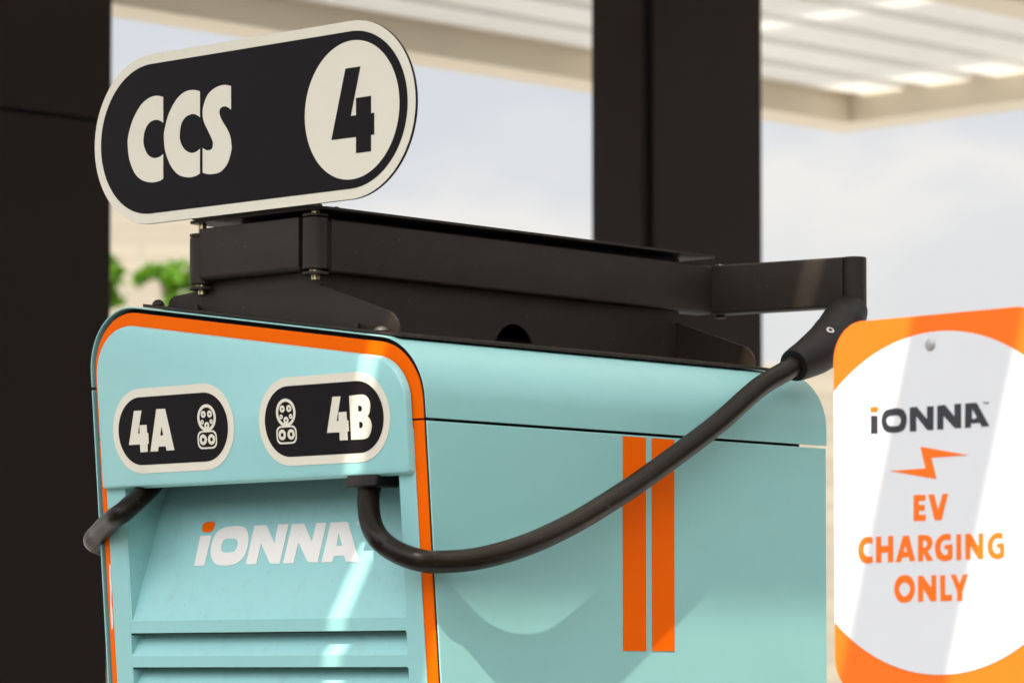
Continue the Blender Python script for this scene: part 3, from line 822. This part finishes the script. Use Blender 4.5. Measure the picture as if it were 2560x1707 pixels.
glyphs('lettering', SIGNO, ev, EVP, [
    (H("1020,93 1113,92 1113,137 1060,140 1062,172 1107,170 1107,215 1062,217 1062,248 1117,247 1113,295 1020,298", True), []),
    (H("1135,90 1180,88 1212,210 1247,85 1290,82 1240,290 1185,292", True), []),
    (H("697,427c 660,420 620,435 590,490 587,550 605,600 640,628 670,628 700,620c 697,570c 675,578 645,570 627,535 632,490 655,470 680,470 697,477c"), []),
    (H("725,420 765,418 766,492 820,490 820,415 860,413 860,618 818,620 818,543 768,546 768,622 725,624", True), []),
    (H("937,413 983,411 1032,610 990,612 982,580 930,583 922,616 880,618", True), [H("955,485 968,538 940,540", True)]),
    (H("1055,408c 1105,406 1150,420 1168,465 1155,510 1130,532c 1175,606c 1125,610c 1094,545c 1094,612c 1055,613c"), [H("1094,450c 1115,452 1127,475 1115,500 1094,505c")]),
    (H("1310,400c 1280,397 1235,410 1195,460 1190,530 1210,590 1260,612 1300,605 1325,588c 1325,478c 1262,485c 1264,520c 1288,518c 1288,555c 1265,562 1240,545 1230,505 1240,465 1270,445 1310,450c"), []),
    (H("1355,402 1392,400 1393,602 1355,604", True), []),
    (H("1425,398 1468,396 1530,500 1530,393 1567,392 1567,595 1528,597 1465,490 1465,598 1427,600", True), []),
    (H("1718,393c 1690,385 1645,400 1605,455 1600,515 1620,570 1670,597 1705,590 1732,572c 1730,468c 1672,475c 1672,508c 1697,506c 1697,543c 1675,552 1650,535 1640,495 1650,450 1680,432 1718,438c"), []),
    (H("950,720 1005,742 1031,825 1005,910 950,937 895,915 868,830 895,745"), [H("950,775 980,795 992,830 980,865 950,888 920,868 907,832 920,795")]),
    (H("1055,727 1090,725 1160,820 1160,722 1198,720 1198,925 1155,927 1095,825 1095,928 1055,930", True), []),
    (H("1228,722 1267,720 1268,875 1322,872 1320,922 1230,925", True), []),
    (H("1310,717 1350,716 1380,790 1408,715 1447,713 1402,850 1402,922 1360,924 1362,850", True), []),
], 0.0007, 0.0010)
q = EVP.px(*(1960 + 1150 / se, 700 + 505 / se))
MB().dome(EVP.P(q, 0.0007), EVP.n, 0.0078, 0.0030).build('screw', SCREW, ev)
po = EVC - EVP.n * 0.0024 + EVP.a * cx_
pz = Vector((po.x, po.y, 0))
MB().box(pz - EVP.a * 0.025 - EVP.n * 0.05, EVP.a * 0.05, EVP.n * 0.05, Z * (EVC.z + 0.17)).build('post', STEEL, ev, bevel=0.004)

# ------------------------------------------------------------------ background
def cbuilding(name, label, cat, x0, x1, ytop, depth, thick):
    a = at_depth(x0, 1000, depth); b = at_depth(x1, 1000, depth)
    zt = EYE.z + (HORIZON - ytop) / (F / cos(PITCH)) * depth
    r = thing(name, label, cat, Vector(((a.x + b.x) / 2, depth, 0)))
    return r, a.x, b.x, zt
r, xa, xb, zt = cbuilding('brick_building', 'pale cream brick building behind the left end of the black arm', 'building', -900, 620, 395, 24.0, 6)
MB().box((xa, 24.0, 0), Vector((xb - xa, 0, 0)), Vector((0, 8, 0)), Z * zt).build('wall', BRICK, r, bevel=0.02)
MB().box((xa - 0.1, 23.9, zt), Vector((xb - xa + 0.2, 0, 0)), Vector((0, 8.2, 0)), Z * 0.12).build('coping', BEAMT, r, bevel=0.01)
r, xa, xb, zt = cbuilding('boundary_wall', 'low cream wall seen in the gap between charger and white sign', 'wall', 640, 3200, 905, 17.0, 0.3)
MB().box((xa, 17.0, 1.08), Vector((xb - xa, 0, 0)), Vector((0, 0.3, 0)), Z * (zt - 1.08)).build('brick_facing', BRICK, r, bevel=0.01)
MB().box((xa, 17.05, 0), Vector((xb - xa, 0, 0)), Vector((0, 0.25, 0)), Z * 1.08).build('painted_base', SIGNW, r)

def tree(label, crown, trunk_px, depth, seed):
    rnd = random.Random(seed)
    base = at_depth(trunk_px, 1000, depth); base.z = 0
    t = thing('young_tree', label, 'tree', base, 'young trees by the brick building')
    m1 = MB()
    tops = []
    top = Vector((base.x, base.y, 2.85))
    m1.tube(catmull([base, base + Vector((0.02, 0, 1.2)), base + Vector((-0.02, 0.02, 2.3)), top], 5), [0.05 - 0.0022 * i for i in range(16)], 10)
    m2 = MB()
    for (x, y, rx, ry, cnt) in crown:
        c = at_depth(x, y, depth); s_ = depth / F
        m1.tube(catmull([base + Z * 2.3, (base + Z * 2.75 + c) / 2, c], 5), [0.02 - 0.0013 * i for i in range(11)], 6)
        subs = []
        for _ in range(6):
            q = Vector((rnd.gauss(0, 0.5), rnd.gauss(0, 0.5), rnd.gauss(0, 0.5)))
            subs.append((q, rnd.uniform(0.22, 0.5)))
        for _ in range(cnt):
            q, sr = rnd.choice(subs)
            q = q + Vector((rnd.gauss(0, 0.5), rnd.gauss(0, 0.5), rnd.gauss(0, 0.5))) * sr
            p = c + Vector((q.x * rx * s_, q.y * rx * s_, q.z * ry * s_))
            d = Vector((rnd.gauss(0, 1), rnd.gauss(0, 1), rnd.gauss(0, 0.6))).normalized()
            e = d.orthogonal().normalized(); e.rotate(Matrix.Rotation(rnd.uniform(0, 6.28), 3, d))
            ln, wd_ = rnd.uniform(0.035, 0.06), rnd.uniform(0.014, 0.022)
            f_ = d.cross(e)
            m2.face(m2.verts([p - d * ln, p + e * wd_ + f_ * 0.004, p + d * ln, p - e * wd_ + f_ * 0.004]))
    m1.build('trunk', BARK, t)
    m2.build('crown', LEAF, t, smooth=False)
tree('small bright green leaf cluster beside the left brown column', [(272, 690, 36, 48, 150), (275, 745, 26, 22, 50), (215, 660, 40, 40, 80)], 228, 16.0, 3)
tree('bright green leafy young tree left of the black arm head', [(398, 690, 38, 34, 120), (432, 738, 40, 34, 110), (500, 700, 38, 40, 80), (525, 722, 45, 16, 70)], 470, 16.5, 5)

r = thing('side_light_blocker', 'unseen dark brown block added on the right to darken the charger side', 'building', W(9.0, 6, -A.z))  # out of view, added to cut the light on the side panel
MB().ubox(7.5, 13, -9, 24, -A.z, 2.0).build('wall', COLUMN, r, bevel=0.02)
MB().ubox(7.4, 13.1, -9.1, 24.1, 2.0, 2.15).build('coping', BEAMT, r, bevel=0.01)
r = thing('front_light_blocker', 'unseen long brick block added behind the camera to darken the charger recess', 'building', W(0, -17, -A.z))  # out of view, added to block low sky from the front recess
MB().ubox(-22, 6.5, -24, -15, -A.z, 3.6).build('wall', BRICK, r, bevel=0.02)
MB().ubox(-22.1, 6.6, -24.1, -14.9, 3.6, 3.75).build('coping', BEAMT, r, bevel=0.01)
